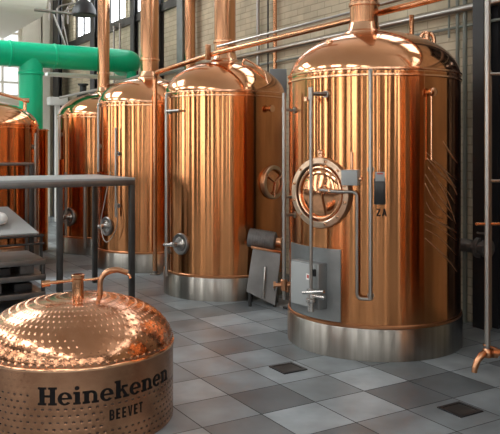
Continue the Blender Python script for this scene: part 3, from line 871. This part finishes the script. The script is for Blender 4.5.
mb.build('tray', M['grey_box'], cv, smooth=False)
for z, y_ in ((.52, -.56), (.42, -.58)):
    MB(fp).rod(cp(.02, y_, z), cp(LF, y_, z), .014).build('tray_rail', M['dark_steel'], cv)
for a in (.05, 1.0, LF - .1):
    MB(fp).box(cp(a, -.55, .27), N * .016, U * .016, UP * .27).build('tray_leg', M['dark_steel'], cv)
bg = cp(.55, -.25, .70)
b = MB(bg)
for k in range(1):
    b.lathe([(.09, 0), (.13, .02), (.135, .06), (.11, .1), (.06, .125), (1e-5, .13)], bg, 20, (UP + U * -.37))
tag(b.build('cloth_bundle', M['white_plastic']), 'small white bundle lying on the pale conveyor tray', 'cloth')

# ------------------------------------------------------------------ green ventilation duct
uD, zD, rD_ = 12.1, 3.23, .205
n_end = on_u(134, uD).dot(N); n_br = on_u(31, uD).dot(N)
dl = W(uD, n_br, 0)
du = thing('ventilation_duct', 'bright green round duct crossing above the far tanks, with a vertical branch', 'duct', dl)
MB(dl).tube([W(uD, NL + .8, zD), W(uD, n_end - .02, zD), W(uD + .6, n_end, zD)], rD_, 32, bend=.25, nb=8).build('main_duct', M['green'], du)
MB(dl).rod(W(uD, n_br, 2.0), W(uD, n_br, zD), rD_ * .93, 32).build('branch_duct', M['green'], du)
MB(dl).lathe([(rD_ * .94, zD - .34), (rD_ * 1.02, zD - .33), (rD_ * 1.02, zD - .29), (rD_ * .94, zD - .28)], dl, 32, close_bot=False, close_top=False).build('branch_collar', M['green'], du)
for nn in (n_br - .35, n_br + .38, n_br + 1.3):
    MB(dl).lathe([(rD_, -.02), (rD_ + .012, -.014), (rD_ + .012, .014), (rD_, .02)], W(uD, nn, zD), 32, N, close_bot=False, close_top=False).build('duct_seam', M['green'], du)
MB(dl).rod(W(uD, n_end - .05, zD - .18), W(uD, n_end - .05, zD - .42), .09, 20).lathe([(.12, 0), (.12, .03)], W(uD, n_end - .05, zD - .44), 20).build('damper', M['green'], du)
# pale cable tray just under the duct
o = MB(W(uD, 2, 2.95)).box(W(uD + .35, (n_br + n_end) / 2 + .25, zD - .27), N * ((n_end - n_br) / 2 - .1), U * .09, UP * .03, .006).build('cable_tray', M['white_plastic'])
tag(o, 'pale grey cable tray running just below the green duct', 'cable tray')

# ------------------------------------------------------------------ overhead rail pipe over the tanks
P0 = at(155, 150, 9.55); P0.z = 0
pts = [P0, Vector((P0.x, P0.y, CH + 77 / F * 9.55)), at(216, 53, 8.25), at(351, 20, 6.72), Vector((1.66, 5.84, 2.915)), Vector((2.72, 4.56, 2.99))]
op = thing('overhead_pipe', 'long sloping copper pipe passing over the tank domes from a floor riser', 'pipe', P0)
MB(P0).tube(pts, .03, 16, bend=.10).build('pipe_run', M['copper_pipe'], op)
MB(P0).tube([p + UP * .075 + N * .02 for p in pts[2:]], .014, 10).build('thin_line', M['steel_pipe'], op)
q = at(208, 54, 8.33)
MB(P0).box(q + UP * .02, N * .03, U * .02, UP * .09, .006).build('pipe_clamp', M['copper_old'], op)
MB(P0).lathe([(.07, 0), (.07, .012), (.035, .02), (.035, .05)], P0, 24).build('floor_flange', M['steel_pipe'], op)
# second run left of the third tank's stack
a, b = at(128, 80, 11.25), at(96, 90, 13.0)
pr2 = [W(a.dot(U) - .55, a.dot(N), a.z - .0), a, b, W(17.9, b.dot(N), b.z)]
o = MB(a).tube([at(146, 74, 10.75), a, b, b + U * 2.2], .026, 12).build('far_pipe', M['steel_pipe'])
tag(o, 'far steel pipe running behind the stacks of the third and fourth tanks', 'pipe')

# ------------------------------------------------------------------ motor between the first two tanks
pm = at(265, 150, 7.72); pm.z = 0
mo = thing('pump_motor', 'grey pump motor on a sloping steel stand between the two nearest tanks', 'motor', pm)
X, Yv = Vector((1, 0, 0)), Vector((0, 1, 0))
def mp(x, y, z): return pm + X * x + Yv * y + UP * z
zm = CH - (241 - HY) / F * 7.6
ax_ = Vector((.94, -.2, -.13)).normalized()
MB(pm).lathe([(.07, -.17), (.098, -.165), (.10, -.15), (.10, .11), (.095, .12), (.06, .135)], mp(-.01, -.02, zm), 32, ax_).build('motor_body', M['motor'], mo)
mb = MB(pm)
for k in range(9):
    mb.lathe([(.104, -.004), (.104, .004)], mp(-.01, -.02, zm) + ax_ * (-.12 + .026 * k), 28, ax_)
mb.build('cooling_fins', M['motor'], mo)
MB(pm).rod(mp(-.01, -.02, zm) + ax_ * .13, mp(-.01, -.02, zm) + ax_ * .19, .05, 20).build('motor_flange', M['copper_old'], mo)
pl = [mp(-.13, -.10, .61), mp(.16, -.13, .555), mp(.17, .10, .555), mp(-.11, .12, .61), mp(-.20, -.14, .16), mp(.10, -.17, .02), mp(.14, .10, .0), mp(-.16, .12, .12)]
MB(pm).add(pl, [(0, 1, 2, 3), (4, 5, 6, 7), (0, 1, 5, 4), (1, 2, 6, 5), (2, 3, 7, 6), (3, 0, 4, 7)]).build('stand', M['steel_dull'], mo, smooth=False)
MB(pm).box(mp(.01, -.02, .598), Vector((.16, 0, -.028)), Vector((0, .13, 0)), UP * .012, .004).build('mounting_plate', M['copper_old'], mo)
for x, y in ((-.15, .1), (.1, -.14), (.13, .08), (-.16, -.12)):
    MB(pm).rod(mp(x, y, 0), mp(x, y, .2), .018, 10).build('foot', M['rubber'], mo)
MB(pm).tube([mp(0, -.155, .42), mp(-.01, -.20, .30), mp(-.02, -.19, .1)], .014, 8, bend=.06).build('drain_tube', M['steel_pipe'], mo)
pc = at(268, 303, CH * F / 153.0)
cpts = [mp(.19, -.22, .012), mp(.26, -.32, .012), mp(.36, -.24, .012), mp(.46, -.28, .012)]
tag(MB(mp(.2, -.2, 0)).tube(cpts, .012, 8, bend=.1).build('power_cable', M['rubber']), 'black power cable on the floor beside the pump motor', 'cable')

# ------------------------------------------------------------------ things on the brick wall
def wall_pipe(px, r, z0, z1, m, label, n=NW - .06, name='wall_pipe', group=None):
    p = on_n(px, n, 0)
    o = MB(p + UP * z0).rod(p + UP * z0, p + UP * z1, r, 16).build(name, m)
    return tag(o, label, 'pipe', group)
wall_pipe(190, .088, 0, ZC, M['copper_pipe'], 'thick upright copper pipe on the brick wall between the second and third stacks', NW - .15)
wall_pipe(275, .028, 0, ZC, M['copper_pipe'], 'thin upright copper pipe on the brick wall just left of the largest tank')
wall_pipe(258, .025, 0, ZC, M['steel_pipe'], 'pale steel pipe rising on the wall right of the second stack', name='steel_conduit')
wall_pipe(268, .012, 0, ZC, M['black'], 'thin black conduit between the pale pipe and the thin copper pipe', name='black_conduit')
M['sage'] = mat('grey green painted conduit', (0.20, 0.22, 0.19), 0.45)
wall_pipe(457.5, .018, 0, ZC, M['sage'], 'left one of two grey green conduits beside the largest tank', name='wall_conduit')
wall_pipe(465, .022, 0, ZC, M['sage'], 'right one of two grey green conduits, nearest the black column', name='wall_conduit')
wall_pipe(449, .012, 2.75, ZC, M['sage'], 'short thin grey conduit dropping from above onto the horizontal wall pipe', name='wall_conduit')
for px, label in ((114, 'thin pale pipe just right of the fourth stack'), (120, 'thin pale pipe, second to the right of the fourth stack')):
    wall_pipe(px, .022, 0, 4.2, M['steel_pipe'], label, NW - .1)
p, q = W(-1, NW - .09, 3.0), W(14, NW - .09, 3.0)
tag(MB(p).rod(p, q, .035, 14).build('wall_pipe', M['steel_pipe']), 'long horizontal grey pipe along the upper brick wall', 'pipe')
p, q = W(-1, NW - .05, 2.84), W(12, NW - .05, 2.84)
tag(MB(p).rod(p, q, .014, 10).build('wall_conduit', M['sage']), 'thin horizontal conduit below the long grey wall pipe', 'pipe')
# black steel columns
def steel_column(px, w, label, n=NW - .09, m='black', z1=ZC):
    p = on_n(px, n, 0)
    mb = MB(p).box(p + UP * z1 / 2, U * w, N * .012, UP * z1 / 2).box(p + N * .07 + UP * z1 / 2, U * w, N * .012, UP * z1 / 2).box(p + N * .035 + UP * z1 / 2, U * .012, N * .04, UP * z1 / 2)
    o = mb.build('steel_column', M[m], smooth=False); return struct(o)
steel_column(479, .065, '', NW - .12)
steel_column(92.5, .14, '')
steel_column(132.5, .09, '')
steel_column(158.5, .045, '')
steel_column(180, .11, '', m='steel_panel')
steel_column(56, .24, '', NW - .3)
# dark band under the high windows
p = W((U0 + U1) / 2, NW - .03, 4.2)
struct(MB().box(p, U * ((U1 - U0) / 2), N * .03, UP * .07).build('trim_1', M['dark_steel'], smooth=False))
# bulkhead at the far left under the ceiling
bm_ = MB()
pp = []
for k in range(9):
    t = pi / 2 * k / 8
    pp.append((14.2 + .35 * (1 - cos(t)) - .0, 4.35 + .45 * (1 - sin(t))))
prof = [(17.9, ZC), (14.2, ZC)] + [(14.2, 4.8)] + [(14.2 + .45 * (1 - cos(pi / 2 * k / 8)), 4.8 - .45 * sin(pi / 2 * k / 8)) for k in range(1, 9)] + [(17.9, 4.35)]
nb0, nb1 = on_u(-70, 14.2).dot(N), on_u(48, 14.2).dot(N)
vs = [W(a, n_, z) for n_ in (nb0, nb1) for a, z in prof]; L = len(prof)
struct(MB().add(vs, [(i, (i + 1) % L, L + (i + 1) % L, L + i) for i in range(L)] + [tuple(range(L)), tuple(reversed(range(L, 2 * L)))]).build('ceiling_bulkhead', M['cream'], smooth=False))
# pilasters of the end wall
for a, b, m_ in ((24, 41, 'concrete'), (43, 50, 'cream')):
    n_a, n_b = on_u(a, U1 - .2).dot(N), on_u(b, U1 - .2).dot(N)
    struct(MB().box(W(U1 - .1, (n_a + n_b) / 2, ZC / 2), N * (n_b - n_a) / 2, U * .1, UP * ZC / 2).build('wall_pilaster', M[m_], smooth=False))
# white panel low on the end wall
n_a, n_b = on_u(48.5, 16.5).dot(N), on_u(66, 16.5).dot(N); z_ = CH + 49 / F * 16.5
tag(MB(W(16.5, n_a, 0)).box(W(16.5, (n_a + n_b) / 2, z_), N * (n_b - n_a) / 2, U * .15, UP * .09, .01).box(W(16.5, (n_a + n_b) / 2, z_ / 2), N * .05, U * .05, UP * z_ / 2).build('air_unit', M['white_plastic']), 'white box unit on a post just left of the fourth tank', 'air unit')
# pendant lamp and pipe cluster
pl_ = at(84, 10, 12.6)
la = thing('pendant_lamp', 'large black pendant lamp hanging left of the fourth stack', 'lamp', pl_)
MB(pl_).lathe([(.20, -.10), (.215, -.08), (.20, .02), (.14, .12), (.06, .18), (.04, .25)], pl_, 32).build('lamp_shade', M['black'], la)
MB(pl_).rod(pl_ + UP * .2, Vector((pl_.x, pl_.y, ZC)), .018).build('hanging_rod', M['black'], la)
pz = at(56, 12, 13.4)
pcg = thing('sprinkler_manifold', 'cluster of thin grey pipes under the ceiling above the green duct', 'pipes', pz)
for k, (dx, dz, l) in enumerate(((-.12, .1, .5), (.02, .0, .7), (.14, -.06, .55), (.22, .05, .4))):
    MB(pz).tube([pz + N * dx + UP * (dz - .25), pz + N * dx + UP * (dz + .1), pz + N * (dx + .3) + UP * (dz + .2), Vector((pz.x, pz.y, 0)) + N * (dx + .3) + UP * ZC], .018, 8, bend=.08).build('branch_pipe', M['steel_pipe'], pcg)
MB(pz).rod(pz - N * .4, pz + N * .45, .028).build('header_pipe', M['steel_pipe'], pcg)
MB(pz).rod(pz - N * .05 - UP * .05, pz + N * .28 - UP * .85, .018).rod(pz + N * .1 - UP * .05, pz + N * .28 - UP * .85, .012).build('strut', M['steel_pipe'], pcg)
# black valve stand behind the green duct
ps = at(83, 95, 15.0); ps.z = 0
tag(MB(ps).rod(ps, ps + UP * 2.9, .06).lathe([(.13, 2.75), (.13, 2.82), (.07, 2.84), (.07, 2.98), (.11, 3.0), (.11, 3.03)], ps, 20).build('valve_stand', M['black']), 'black upright valve stand under the green duct', 'valve')
# blue-grey box between the first two tanks
bx = on_n(277, NW - .25, 0)
pb = at(278, 84, 9.35)
cbm = thing('control_post', 'blue grey control box on a post between the two nearest domes', 'control box', (pb.x, pb.y, 0))
o0 = Vector((pb.x, pb.y, 0))
MB(o0).box(pb, X * .11, Yv * .08, UP * .19, .01).build('enclosure', M['blue_grey'], cbm)
MB(o0).rod(o0, pb - UP * .15, .025).build('post', M['steel_dull'], cbm)
MB(o0).lathe([(.08, 0), (.08, .015)], o0, 20).build('foot_plate', M['steel_dull'], cbm)

# dark doorway at the right edge
dr = bpy.data.objects.new('door_1', None); COL.objects.link(dr); struct(dr); dr.location = W((door_u[0] + door_u[1]) / 2, NW, 0); o0 = dr.location.copy()
dm = (door_u[0] + door_u[1]) / 2; dw = (door_u[1] - door_u[0]) / 2
for a in (door_u[0] + .04, door_u[1] - .04, dm):
    MB(o0).box(W(a, NW + .06, 1.8), U * .04, N * .06, UP * 1.8).build('door_frame', M['black'], dr, smooth=False)
for z in (.08, 2.2, 3.56):
    MB(o0).box(W(dm, NW + .06, z), U * dw, N * .05, UP * .04).build('door_rail', M['black'], dr, smooth=False)
MB(o0).box(W(dm, NW + .1, 1.8), U * dw, N * .01, UP * 1.78).build('door_glass', M['dark_glass'], dr, smooth=False)
# dark pipe stub and valve on the wall beside the big tank
pw = on_n(470, NW - .1, 0); zz = CH - (246 - HY) / F * pw.y
ws = thing('wall_valve', 'dark grey pipe stub with flange low on the wall right of the largest tank', 'valve', pw + UP * zz)
org = pw + UP * zz
d1 = on_n(486, NW - .12, zz) - org
MB(org).rod(org - U * .25 - N * .05, org + (-U) * .0 + N * 0 - U * -.0 - U * .0, .06, 20).rod(org + U * .25, org - U * .12, .062, 20).build('pipe_stub', M['motor'], ws)
MB(org).lathe([(.10, -.025), (.10, .025)], org - U * .13, 28, U).lathe([(.085, -.02), (.085, .02)], org - U * .20, 28, U).build('flange', M['motor'], ws)
MB(org).rod(org - U * .17, org - U * .17 + UP * .14, .022).ring(org - U * .17 + UP * .14, UP, .06, .01, 24, 8).build('handwheel', M['motor'], ws)

# ------------------------------------------------------------------ steel pipe stand at the right with tap
YR = 5.0
pR = at(487.5, 150, YR); pR.z = 0
stn = thing('pipe_stand', 'tall steel pipe stand at the right edge, copper tap at its lower end', 'pipe stand', pR)
z_t = CH - (352 - HY) / F * YR
MB(pR).rod(pR + UP * (z_t), pR + UP * 3.3, .020, 18).build('riser', M['steel_pipe'], stn)
MB(pR).rod(pR + X * .024 + Yv * .03 + UP * (CH + 80 / F * YR), pR + X * .024 + Yv * .03 + UP * 0.4, .016, 16).build('second_riser', M['steel_pipe'], stn)
pE = pR + X * .75 + Yv * .05
MB(pR).rod(pE, pE + UP * 3.3, .022, 18).build('post', M['steel_pipe'], stn)
MB(pR).lathe([(.08, 0), (.08, .015)], pE, 24).build('foot_plate', M['steel_pipe'], stn)
for py in (74, 181, 224):
    z = CH - (py - HY) / F * YR
    x0 = -.08 if py == 224 else 0
    MB(pR).rod(pR + X * x0 + UP * z, pE + UP * z, .012, 12).build('rail', M['copper_pipe' if py == 224 else 'steel_pipe'], stn)
tq = pR + UP * (z_t - .005)
tap = MB(pR).lathe([(.03, -.03), (.034, -.02), (.034, .015), (.024, .03)], tq, 20)
tap.rod(tq - X * .03, pE + UP * tq.z, .024, 16)
tap.lathe([(.036, -.015), (.036, .015)], tq + X * .05, 20, X)
tap.build('tap_body', M['copper_old'], stn)
MB(pR).tube([tq + UP * .0, tq - X * .04 - Yv * .02 - UP * .005, tq - X * .08 - Yv * .03 - UP * .045, tq - X * .10 - Yv * .035 - UP * .10, tq - X * .103 - Yv * .036 - UP * .125], lambda t: .025 - .005 * t, 16, bend=.03).build('tap_spout', M['copper_old'], stn)
MB(pR).box(tq + X * .02 + UP * .04, Vector((.05, 0, -.015)), Vector((0, .014, 0)), UP * .007, .004).build('tap_lever', M['copper_old'], stn)

# ------------------------------------------------------------------ floor drains
def drain(px, py, label, half):
    Y = CH * F / (py - HY); p = Vector(((px - HX) / F * Y, Y, 0))
    r = thing('floor_drain', label, 'drain', p, 'square floor drains')
    mb = MB(p)
    for s in (-1, 1):
        mb.box(p + U * s * (half - .012) + UP * .004, N * half, U * .012, UP * .004); mb.box(p + N * s * (half - .012) + UP * .004, N * .012, U * (half - .024), UP * .004)
    mb.build('drain_frame', M['black'], r, smooth=False)
    MB(p).box(p + UP * .0025, N * (half - .024), U * (half - .024), UP * .0025).build('drain_cover', M['dark_steel'], r, smooth=False)
drain(288, 368.5, 'square dark drain cover in the tiles left of the largest tank', .105)
drain(460, 410, 'square dark drain cover in the tiles at the lower right', .10)

# ------------------------------------------------------------------ light and camera
w = bpy.data.worlds.new('sky'); SC.world = w; w.use_nodes = True
w.node_tree.nodes['Background'].inputs['Color'].default_value = (0.75, 0.85, 1.0, 1)
w.node_tree.nodes['Background'].inputs['Strength'].default_value = 0.5

cam = bpy.data.cameras.new('camera'); co = bpy.data.objects.new('camera', cam); COL.objects.link(co)
co.location = (0, 0, CH); co.rotation_euler = (pi / 2, 0, 0)
cam.sensor_width = 36; cam.lens = F / 500 * 36
cam.shift_y = -(217 - HY) / 500
cam.clip_end = 100
SC.camera = co
SC.view_settings.view_transform = 'Standard'; SC.view_settings.look = 'None'
SC.view_settings.exposure = 0.5; SC.view_settings.gamma = 1
SC.view_settings.use_curve_mapping = False
SC.cycles.use_denoising = True
SC.cycles.max_bounces = 10; SC.cycles.glossy_bounces = 6; SC.cycles.diffuse_bounces = 4
SC.cycles.sample_clamp_indirect = 8
